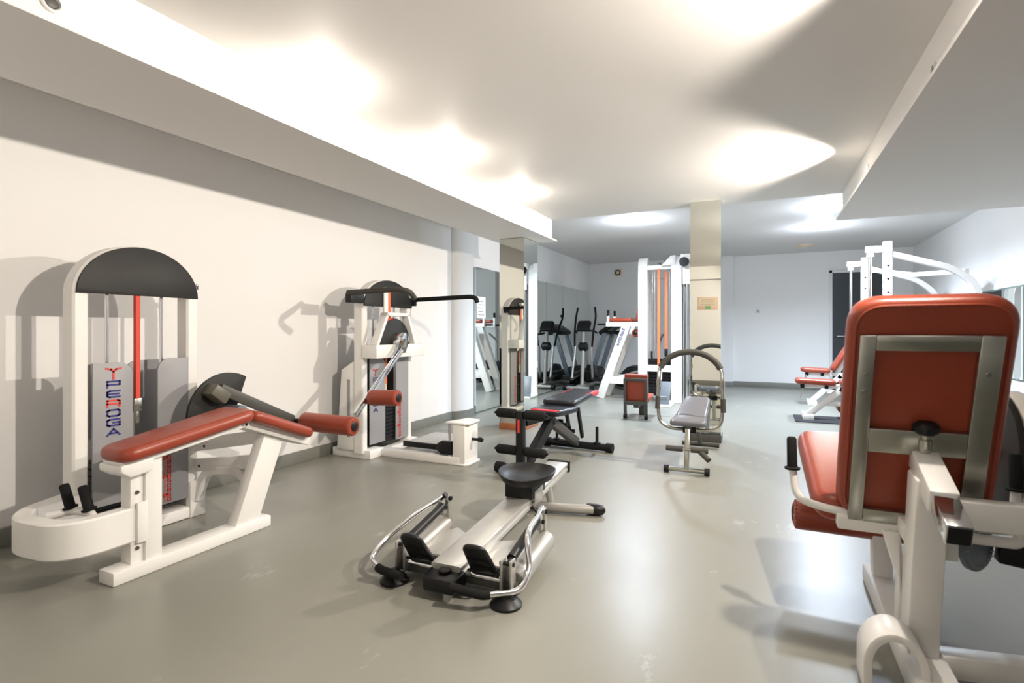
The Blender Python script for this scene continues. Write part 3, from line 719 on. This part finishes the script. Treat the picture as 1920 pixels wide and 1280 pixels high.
for x in (-1.585, -1.545, -1.36, -1.32):
    MB().cyl((x, 8.6, .08), (x, 8.6, 2.06), .012, n=10).build('guide_rod', 'chrome', t)
weight_stack(t, -1.63, -1.285, 8.53, 8.68, .08, .66, 12)
MB().box(-1.60, -1.575, 8.55, 8.60, .66, .78).build('rod_bush', 'black', t)
MB().box(-1.475, -1.435, 8.43, 8.436, .55, 2.06).build('strap', 'orange', t, label='orange webbing strap')
MB().box(-1.38, -1.34, 8.53, 8.536, .80, 2.03).build('strap', 'orange', t)
MB().box(-1.385, -1.335, 8.52, 8.55, .70, .82).build('strap_buckle', 'black', t, bevel=.004)
m = MB().prism([(-1.42, 8.40, 2.1), (-1.27, 8.40, 2.25), (-1.2, 8.40, 2.25), (-1.2, 8.40, 2.1)], (0, .02, 0)); m.build('pulley_plate', 'white', t, bevel=.003)
for x, z in ((-1.36, 2.14), (-1.455, 2.11)):
    MB().lathe((x-.02, 8.5, z), (1, 0, 0), [(0, .06), (.008, .05), (.032, .05), (.04, .06)], 20).build('pulley', 'bluegrey', t)
MB().lathe((-1.06, 8.30, 2.13), (0, -1, 0), [(0, .07), (.03, .07), (.031, .045)], 20).build('pulley', 'black', t)
MB().box(-1.115, -.98, 8.30, 8.42, 2.16, 2.25).build('pulley_arm', 'white', t, bevel=.006)
MB().box(-1.09, -.99, 8.36, 8.40, 1.80, 2.1).build('cable_guard', 'white', t, bevel=.01)
MB().cyl((-1.04, 8.42, .1), (-1.04, 8.42, 2.0), .012).build('guide_rod', 'chrome', t)
MB().cyl((-1.0, 8.46, .1), (-1.0, 8.46, 2.0), .012).build('guide_rod', 'chrome', t)
MB().box(-1.08, -1.04, 8.44, 8.6, .05, 1.9).build('side_guard', 'dgrey', t, bevel=.004)
m = MB().prism([(-1.36, 7.9, .03), (-1.22, 7.9, .03), (-1.20, 7.98, .36), (-1.34, 7.98, .36)], (0, .02, 0)); m.build('foot_plate', 'bluegrey', t, bevel=.004)
MB().box(-1.36, -1.2, 7.88, 8.45, .0, .035).build('foot_plate_rail', 'white', t, bevel=.005)
MB().tube([(-1.40, 8.36, .50), (-1.40, 8.30, .35), (-1.40, 8.1, .22)], .015, 8, .05).build('pull_handle', 'steel', t)
# dip station
for y, w in ((8.58, .13), (9.0, .12)):
    MB().beam((-2.42, y, 0.0), (-1.98, y, 1.20), w*1.0, .11, (0, 1, 0)).build('slanted_leg', 'white', t, bevel=.008)
    MB().beam((-2.33, y, .30), (-1.70, y, .30), .08, .12).build('lower_tie', 'white', t, bevel=.006)
    MB().beam((-2.32, y, 1.205), (-1.70, y, 1.205), .09, .07).build('arm_beam', 'white', t, bevel=.006)
    MB().pad((-2.08, y, 1.275), (1, 0, 0), (0, 1, 0), rrect(.36, .13, .03, 4), .06, .7).build('arm_cushion', 'red', t)
    MB().beam((-2.29, y, 1.24), (-2.29, y, 1.35), .035, .035).build('grip_post', 'white', t)
    MB().cyl((-2.29, y, 1.34), (-2.29, y, 1.44), .02).build('hand_grip', 'foam', t)
    MB().cyl((-2.33, y, 1.205), (-2.47, y, 1.205), .018).build('hand_grip', 'foam', t)
MB().pad((-1.80, 8.8, 1.42), (.15, 0, 1), (0, 1, 0), rrect(.36, .36, .06, 4), .07, .7).build('back_cushion', 'red', t)
roller(t, (-1.86, 8.62, 1.06), (-1.86, 8.95, 1.06), .06)
R = V((.343, 0, .939)); U2 = V((-.939, 0, .343)); mb = MB()
for k, ch in enumerate('AGOREP'):
    strokes(mb, LET[ch], V((-2.10, 8.513, .86)) + R*(.05*k), U2, R, V((0, -1, 0)), .035, .035, .008)
mb.build('blue_lettering', 'blue', t)

# ------------------------------------------------------------------ 8. elliptical trainer and treadmills
t = thing('elliptical_trainer', 'black elliptical trainer with tall curved arms beside the left wall mirror', 'elliptical', (-3.07, 9.95, 0), 0, local=True)
MB().beam((0, -.55, .06), (0, .55, .06), .08, .07).build('base_rail', 'silver', t, bevel=.006)
for Y in (-.55, .55):
    MB().cyl((-.26, Y, .045), (.26, Y, .045), .035).build('floor_tube', 'silver', t)
    for sx in (-1, 1): MB().cyl((sx*.22, Y, .045), (sx*.29, Y, .045), .05).build('tube_cap', 'black', t)
pts = [(-.07, .05, .10), (-.07, .05, .32), (-.07, .18, .44), (-.07, .40, .42), (-.07, .52, .26), (-.07, .50, .10)]
MB().prism(pts, (.14, 0, 0)).build('flywheel_shroud', 'black', t, bevel=.03, seg=3)
MB().cyl((0, -.32, .08), (0, -.22, 1.12), .038).build('mast', 'silver', t)
MB().lathe((-.09, -.25, .80), (1, 0, 0), [(0, .05), (.03, .085), (.15, .085), (.18, .05)], 20).build('pivot_cover', 'black', t)
MB().pad((0, -.21, 1.19), (0, .45, .55), (1, 0, 0), rrect(.24, .26, .05, 4), .07, .7).build('console', 'black', t)
MB().tube([(-.20, -.02, 1.06), (-.18, -.16, 1.10), (.18, -.16, 1.10), (.20, -.02, 1.06)], .018, 10, .06).build('fixed_handlebar', 'black', t)
for sx, sw in ((-1, .16), (1, -.10)):
    MB().tube([(sx*.17, -.25, .80), (sx*.20, -.22+sw*.4, 1.1), (sx*.24, -.12+sw, 1.36), (sx*.22, -.10+sw*1.25, 1.55)], .019, 10, .12).build('swing_arm', 'foam', t)
    MB().tube([(sx*.15, -.25, .80), (sx*.16, -.28-sw*.6, .42), (sx*.16, -.28-sw, .22)], .022, 10, .08).build('lower_lever', 'silver', t)
    MB().beam((sx*.16, -.30-sw, .20), (sx*.15, .28, .24+sw*.4), .045, .05).build('pedal_bar', 'dgrey', t, bevel=.006)
    MB().pad((sx*.17, -.05-sw*.8, .265+sw*.2), (0, 1, .05), (1, 0, 0), rrect(.34, .13, .04, 4), .05, .6).build('foot_pedal', 'black', t)

def treadmill(label, loc, rz, grp):
    t = thing('treadmill', label, 'treadmill', loc, rz, grp, local=True)   # user end at +Y, motor hood at -Y
    MB().box(-.36, .36, -.30, 1.05, .05, .15).build('deck', 'dgrey', t, bevel=.01)
    MB().box(-.24, .24, -.28, 1.04, .15, .158).build('running_belt', 'black', t)
    for sx in (-1, 1):
        MB().box(sx*.30-.05, sx*.30+.05, -.28, 1.05, .15, .172).build('side_rail', 'bluegrey', t, bevel=.005)
        MB().beam((sx*.33, -.28, .06), (sx*.33, .04, 1.06), .05, .09, (0, 1, 0)).build('post', 'bluegrey', t, bevel=.006)
        MB().tube([(sx*.33, .0, 1.05), (sx*.33, .12, 1.08), (sx*.33, .46, 1.02)], .024, 12, .08).build('hand_rail', 'black', t)
        MB().cyl((sx*.3, -.28, .035), (sx*.36, -.28, .035), .035).build('wheel', 'black', t)
    m = MB().prism([(-.33, -.42, .05), (-.33, -.46, .22), (-.33, -.36, .36), (-.33, -.20, .34), (-.33, -.02, .18), (-.33, -.02, .05)], (.66, 0, 0)); m.build('motor_hood', 'black', t, bevel=.03, seg=3)
    m = MB().beam((-.30, -.445, .26), (.30, -.445, .26), .012, .02); m.build('silver_strip', 'silver', t)
    MB().pad((0, .06, 1.13), (0, .8, .5), (1, 0, 0), rrect(.34, .74, .09, 5), .09, .7).build('console', 'black', t)
    MB().box(-.14, .14, .075, .085, 1.12, 1.2).build('screen', 'bluegrey', t)
    MB().cyl((0, .02, 1.0), (0, .02, 1.40), .007, n=8).build('thin_pole', 'silver', t)
    MB().lathe((0, .02, 1.39), (0, 0, 1), [(0, .012), (.02, .026), (.05, .024), (.06, .01)], 12).build('pole_knob', 'black', t)
    return t
treadmill('grey treadmill with black console close to left mirror behind the elliptical', (-2.95, 10.95, 0), math.radians(-90), None)
t = thing('folded_stepper', 'low black stepper with silver side strip behind the multi gym', 'stepper', (-1.88, 10.22, 0), 0, local=True)
m = MB().prism([(-.62, -.22, .04), (-.66, -.22, .20), (-.42, -.22, .43), (.5, -.22, .46), (.62, -.22, .3), (.62, -.22, .04)], (0, .5, 0)); m.build('body', 'black', t, bevel=.03, seg=3)
MB().sweep([(-.62, -.225, .22), (-.35, -.225, .31), (-.05, -.225, .40)], [(-.006, -.02), (.006, -.02), (.006, .02), (-.006, .02)]).build('silver_strip', 'silver', t)
for sx in (-1, 1):
    MB().box(sx*.5-.06, sx*.5+.06, -.28, .34, 0, .04).build('foot', 'dgrey', t, bevel=.006)
    MB().pad((sx*.18, -.36, .20), (0, 1, .15), (1, 0, 0), rrect(.3, .14, .04, 4), .04, .6).build('step_pedal', 'dgrey', t)
    MB().tube([(sx*.12, -.05, .42), (sx*.14, -.03, .9), (sx*.24, -.2, 1.05)], .018, 8, .08).build('handlebar', 'silver', t)

# ------------------------------------------------------------------ 9. smith rack and benches (right back)
t = thing('smith_rack', 'white rack with chrome guide rods and drilled uprights near right wall', 'gym machine', (1.8, 8.6, 0))
for y, far in ((7.83, 0), (9.43, 1)):
    u = MB().box(1.33, 1.42, y-.05, y+.05, .05, 2.19).build('upright', 'white', t, bevel=.008)
    for k in range(10):
        MB().lathe((1.375, y-.049, .45+.16*k), (0, -1, 0), [(0, .014), (.003, .012)], 10).build('peg_hole', 'black', u)
    MB().box(1.15, 1.34, y-.035, y+.035, 2.06, 2.14).build('top_arm', 'white', t, bevel=.008)
    MB().lathe((1.2, y, 2.06), (0, 0, -1), [(0, .04), (.05, .04)], 14).build('rod_socket', 'white', t)
    MB().cyl((1.2, y, .1), (1.2, y, 2.05), .019, n=14).build('guide_rod', 'chrome', t)
    MB().box(1.15, 2.3, y-.04, y+.04, 0, .07).build('floor_beam', 'white', t, bevel=.006)
    pl = fil([(1.42, y, 2.03), (2.02, y, 1.83), (2.24, y, 1.62), (2.25, y, .05)], .26, 10)
    MB().sweep(pl, rp(.07, .075, .008), up=(0, 1, 0)).build('rear_leg', 'white', t)
m = MB(); strokes_l = MB()
for k, ch in enumerate('PEROGA'):
    strokes(strokes_l, LET[ch], V((1.3285, 7.85, 1.66-.075*k)), V((0, -1, 0)), V((0, 0, 1)), V((-1, 0, 0)), .045, .05, .009)
strokes_l.build('blue_lettering', 'blue', t)
m.beam((1.45, 9.4, 2.0), (1.80, 8.62, 1.84), .06, .06).build('cross_brace', 'white', t, bevel=.006)
MB().beam((1.80, 8.64, 1.84), (2.16, 7.9, 1.80), .06, .06).build('cross_brace', 'white', t, bevel=.006)
def red_bench(label, y, zs, x0, back, mt, sl):
    t = thing('red_bench', label, 'bench', (x0+.5, y, 0))
    U = V((1, 0, -.03)).normalized()
    MB().pad((x0+sl/2, y, zs-.03), U, (0, 1, 0), rrect(sl, .28, .05, 5), .065, .8).build('seat_cushion', 'red', t)
    m = MB().beam((x0+.06, y, zs-.085), (x0+1.2, y, zs-.085), .07, .05); m.build('bench_rail', 'white', t, bevel=.005)
    for x in (x0+.08, x0+sl-.1): MB().box(x-.02, x+.02, y-.05, y+.05, zs-.115, zs-.06).build('pad_bolt', 'black', t)
    if back:
        U = V((.50, 0, .86)).normalized()
        MB().pad(V((x0+sl+.03, y, zs-.02)) + U*.36, U, (0, 1, 0), rrect(.74, .28, .06, 5), .07, .8).build('back_cushion', 'red', t)
        MB().beam(V((x0+sl+.09, y, zs-.07)), V((x0+sl+.08, y, zs-.06)) + U*.6, .06, .04, (0, 1, 0)).build('back_rail', 'white', t, bevel=.004)
        MB().beam((x0+1.12, y, zs-.08), V((x0+sl+.10, y, zs)) + U*.45, .04, .04).build('back_prop', 'white', t, bevel=.004)
    else:
        MB().pad((x0+sl+.40, y, zs-.045), U, (0, 1, 0), rrect(.72, .28, .05, 5), .065, .8).build('back_cushion', 'red', t)
    MB().beam((x0+.14, y, .05), (x0+.52, y, zs-.10), .08, .07).build('front_leg', 'white', t, bevel=.006)
    MB().beam((x0+.48, y, zs-.10), (x0+1.1, y, .05), .08, .07).build('rear_leg', 'white', t, bevel=.006)
    MB().beam((x0+.34, y, .2), (x0+.95, y, .2), .05, .05).build('leg_tie', 'white', t, bevel=.004)
    MB().box(x0+.08, x0+.20, y-.18, y+.18, 0, .07).build('front_foot', 'white', t, bevel=.006)
    MB().box(x0+1.05, x0+1.15, y-.14, y+.14, 0, .07).build('rear_foot', 'white', t, bevel=.006)
    if mt:
        MB().cyl((x0+.62, y-.30, .20), (x0+.9, y-.02, .32), .014).build('roller_arm', 'black', t)
        roller(t, (x0+.56, y-.36, .12), (x0+.56, y-.05, .12), .055)
        roller(t, (x0+.52, y+.04, .14), (x0+.52, y+.3, .14), .055)
    else:
        MB().cyl((x0+.07, y-.1, zs-.09), (x0-.01, y-.12, .1), .008, n=8).build('adjusting_lever', 'steel', t)
    return t
red_bench('flat red bench on white splayed legs standing on a black mat', 7.62, .50, .37, False, True, .44)
red_bench('red bench with raised reclining back in front of the dark door', 9.15, .545, .52, True, False, .38)
tag(MB().box(.36, 1.05, 7.30, 7.86, 0, .012).build('floor_mat', 'mat', None, bevel=.004), 'thin black rubber mat under the flat red bench', 'mat')

# ------------------------------------------------------------------ 10. leg extension machine (near right)
t = thing('leg_extension_machine', 'large white leg extension machine with red seat seen from behind at right', 'gym machine', (.47, 2.2, 0))
A, B = V((.455, 2.27, .44)), V((.47, 2.045, 1.21)); U = (B-A).normalized(); Wx = V((1, 0, 0)); N = Wx.cross(U)   # N points away from the camera
c = (A+B)/2
MB().pad(c, U, Wx, rrect((B-A).length, .435, .10, 8, .435), .085, .75, 5).build('back_cushion', 'red', t)
bc = [o for o in t.children if o.name.startswith('back_cushion')][0]
Nn = U.cross(Wx); Nn = Nn if Nn.y < 0 else -Nn
def bp(u, w, d): return c + U*u + Wx*w + Nn*d
MB().tube([bp(u, w, .040) for u, w in rrect((B-A).length-.045, .39, .085, 8)], .0055, 8, 0, closed=True).build('piping', 'red', bc)
fr = MB(); dz = .046
def bar(u0, u1, w0, w1): 
    P = [bp(u0, w0, dz), bp(u0, w1, dz), bp(u1, w1, dz), bp(u1, w0, dz)]; fr.prism(P, Nn*.022)
h = .335
bar(-h-.05, h-.045, -.185, -.142); bar(-h-.05, h-.045, .118, .175)
bar(h-.095, h-.045, -.142, .118); bar(-.115, -.03, -.142, .118); bar(-h-.05, -h+.0, -.142, .118)
fr.build('back_steel_frame', 'steel', t, bevel=.003)
for u, w in ((.16, -.163), (.10, -.165), (.17, .145)):
    MB().lathe(bp(u, w, dz+.022), Nn, [(0, .008), (.004, .006)], 12).build('rivet', 'steel', t)
# seat wedge
sU = V((0, .52, .16)).normalized()
MB().pad((.40, 2.53, .525), sU, (-1, 0, 0), rrect(.58, .46, .08, 6, .52), .10, .8, 5).build('seat_cushion', 'red', t)
# main post, sleeve, chrome tube, pull knob
MB().beam((.455, 2.13, 0.02), (.470, 2.07, .645), .085, .115, (0, 1, 0)).build('main_post', 'white', t, bevel=.008)
MB().beam((.475, 1.93, .60), (.475, 2.17, .69), .072, .075).build('top_sleeve', 'white', t, bevel=.006)
ch = MB().beam((.476, 1.80, .551), (.476, 1.95, .607), .060, .062); ch.build('chrome_tube', 'chrome', t, bevel=.003)
MB().beam((.476, 1.797, .5498), (.476, 1.80, .551), .052, .054).build('tube_opening', 'black', t)
MB().lathe((.472, 2.125, .70), (0, -.25, 1), [(0, .019), (.055, .019), (.056, .012), (.072, .012), (.074, .026), (.085, .034), (.10, .034), (.108, .024)], 20).build('pull_pin', 'steel', t)
MB().lathe((.472, 2.107, .773), (0, -.25, 1), [(0, .027), (.01, .036), (.026, .036), (.036, .024)], 20).build('pin_knob', 'black', t)
m = MB().box(.24, .45, 2.20, 2.26, .40, .45); m.build('seat_beam', 'white', t, bevel=.005)
m = MB().prism([(.37, 2.18, .42), (.42, 2.18, .42), (.43, 2.16, .28), (.43, 2.16, .05), (.405, 2.16, .05), (.41, 2.16, .27)], (0, .05, 0)); m.build('gusset', 'white', t, bevel=.004)
MB().beam((.455, 2.12, .44), (.455, 2.75, .50), .08, .06).build('seat_rail', 'white', t, bevel=.006)
MB().beam((.455, 2.74, .48), (.455, 2.70, .03), .07, .07, (0, 1, 0)).build('front_post', 'white', t, bevel=.006)
# handles
for sx, x0 in ((-1, .24), (1, .70)):
    xo = x0 - .125 if sx < 0 else x0 + .04
    MB().tube([(.45, 2.22, .445), (x0-.03*(-sx), 2.24, .455), (xo, 2.27, .47), (xo-.015*(-sx if sx > 0 else 1), 2.29, .60)], .014, 12, .05).build('handle_tube', 'white', t)
    MB().lathe((xo-.013*(-sx if sx > 0 else 1), 2.287, .575), (-.02, .02, 1), [(0, .026), (.007, .028), (.011, .018), (.115, .017), (.122, .012)], 18).build('hand_grip', 'foam', t)
# base
am = MB(); rings = []
apts = [V((.290, 0, .0)), V((.290, 0, .05))] + [V((.362 - .072*math.cos(PI*k/14), 0, .085 + .095*math.sin(PI*k/14))) for k in range(0, 15)] + [V((.434, 0, .05)), V((.434, 0, 0))]
for i, p in enumerate(apts):
    tg = apts[min(i+1, len(apts)-1)] - apts[max(i-1, 0)]; tg.normalize(); nr = V((-tg.z, 0, tg.x))
    rings.append([p + V((0, y, 0)) + nr*d for y, d in ((1.93, -.012), (2.06, -.012), (2.06, .012), (1.93, .012))])
am._faces(rings); am.build('base_arch', 'white', t, bevel=.003)
MB().box(.40, .52, 1.72, 2.80, 0, .075).build('base_beam', 'white', t, bevel=.008)
MB().beam((.50, 2.10, .055), (1.55, 2.32, .055), .07, .07).build('side_base_beam', 'white', t, bevel=.006)
MB().beam((.49, 2.07, .54), (1.55, 2.16, .53), .06, .085).build('side_beam', 'white', t, bevel=.006)
m = MB().tube([(.50, 2.16, .44), (.66, 2.16, .44), (.72, 2.16, .44), (.72, 2.16, .52)], .017, 12, .02); m.build('lower_side_tube', 'white', t)
MB().box(.46, .56, 2.12, 2.17, .37, .43).build('side_lug', 'white', t, bevel=.004)
o = MB().lathe((.63, 2.24, .39), (1, -1, 0), [(0, .078), (.014, .078), (.016, .07)], 28).build('angle_dial', 'bluegrey', t)
dm = MB()
dd = V((1, -1, 0)).normalized(); da = V((1, 1, 0)).normalized()
for k in range(24):
    aa = 2*PI*k/24
    for sg in (-1, 1):
        pc = V((.63, 2.24, .39)) + dd*(.008+sg*.010) + (da*math.cos(aa) + V((0, 0, 1))*math.sin(aa))*.064
        dm.cyl(pc - dd*.004, pc + dd*.004, .004, n=6)
dm.build('dial_holes', 'ink', o)
MB().beam((.70, 2.27, .38), (.83, 2.27, .365), .05, .075).build('dial_lever', 'black', t, bevel=.005)
# lever arm, cam and ankle roller
roller(t, (.125, 2.74, .27), (.66, 2.74, .27), .066)
MB().beam((.72, 2.62, .54), (.70, 2.74, .27), .03, .05).build('swing_lever', 'steel', t, bevel=.004)
MB().cyl((.66, 2.74, .27), (.72, 2.74, .27), .016).build('roller_axle', 'black', t)
pts = [V((.76, 2.50, .68)) + V((0, .22*math.cos(a), .20*math.sin(a))) for a in [2*PI*k/28 for k in range(28)]]
MB().prism(pts, (.022, 0, 0)).build('cam_plate', 'blackdisc', t, bevel=.003)
pts = [V((.785, 2.50, .68)) + V((0, .225*math.cos(a), .205*math.sin(a))) for a in [2*PI*k/28 for k in range(28)]]
MB().prism(pts, (.05, 0, 0)).build('cam_guard', 'white', t, bevel=.008)
MB().lathe((.74, 2.50, .68), (1, 0, 0), [(0, .04), (.3, .04)], 18).build('cam_hub', 'chrome', t)
MB().beam((.90, 2.50, .68), (1.5, 2.5, .68), .08, .10).build('cam_support', 'white', t, bevel=.006)
MB().beam((.775, 2.62, .85), (.79, 2.75, .92), .05, .05).build('counter_pad', 'red', t, bevel=.012, seg=3)
MB().tube([(.74, 2.5, .80), (.78, 2.6, .84), (.86, 2.62, .83)], .02, 10, .03).build('lever_stub', 'black', t)
for y in (2.14, 2.68):
    MB().box(1.45, 1.55, y-.04, y+.04, 0, 1.5).build('tower_upright', 'white', t, bevel=.008)
MB().box(1.45, 1.55, 2.12, 2.70, 1.44, 1.52).build('tower_top', 'white', t, bevel=.008)
weight_stack(t, 1.42, 1.58, 2.22, 2.60, .1, .6, 10)
MB().box(1.4, 1.6, 2.1, 2.72, 0, .08).build('tower_base', 'white', t, bevel=.008)
for y in (2.32, 2.5): MB().cyl((1.5, y, .08), (1.5, y, 1.45), .01, n=10).build('guide_rod', 'chrome', t)
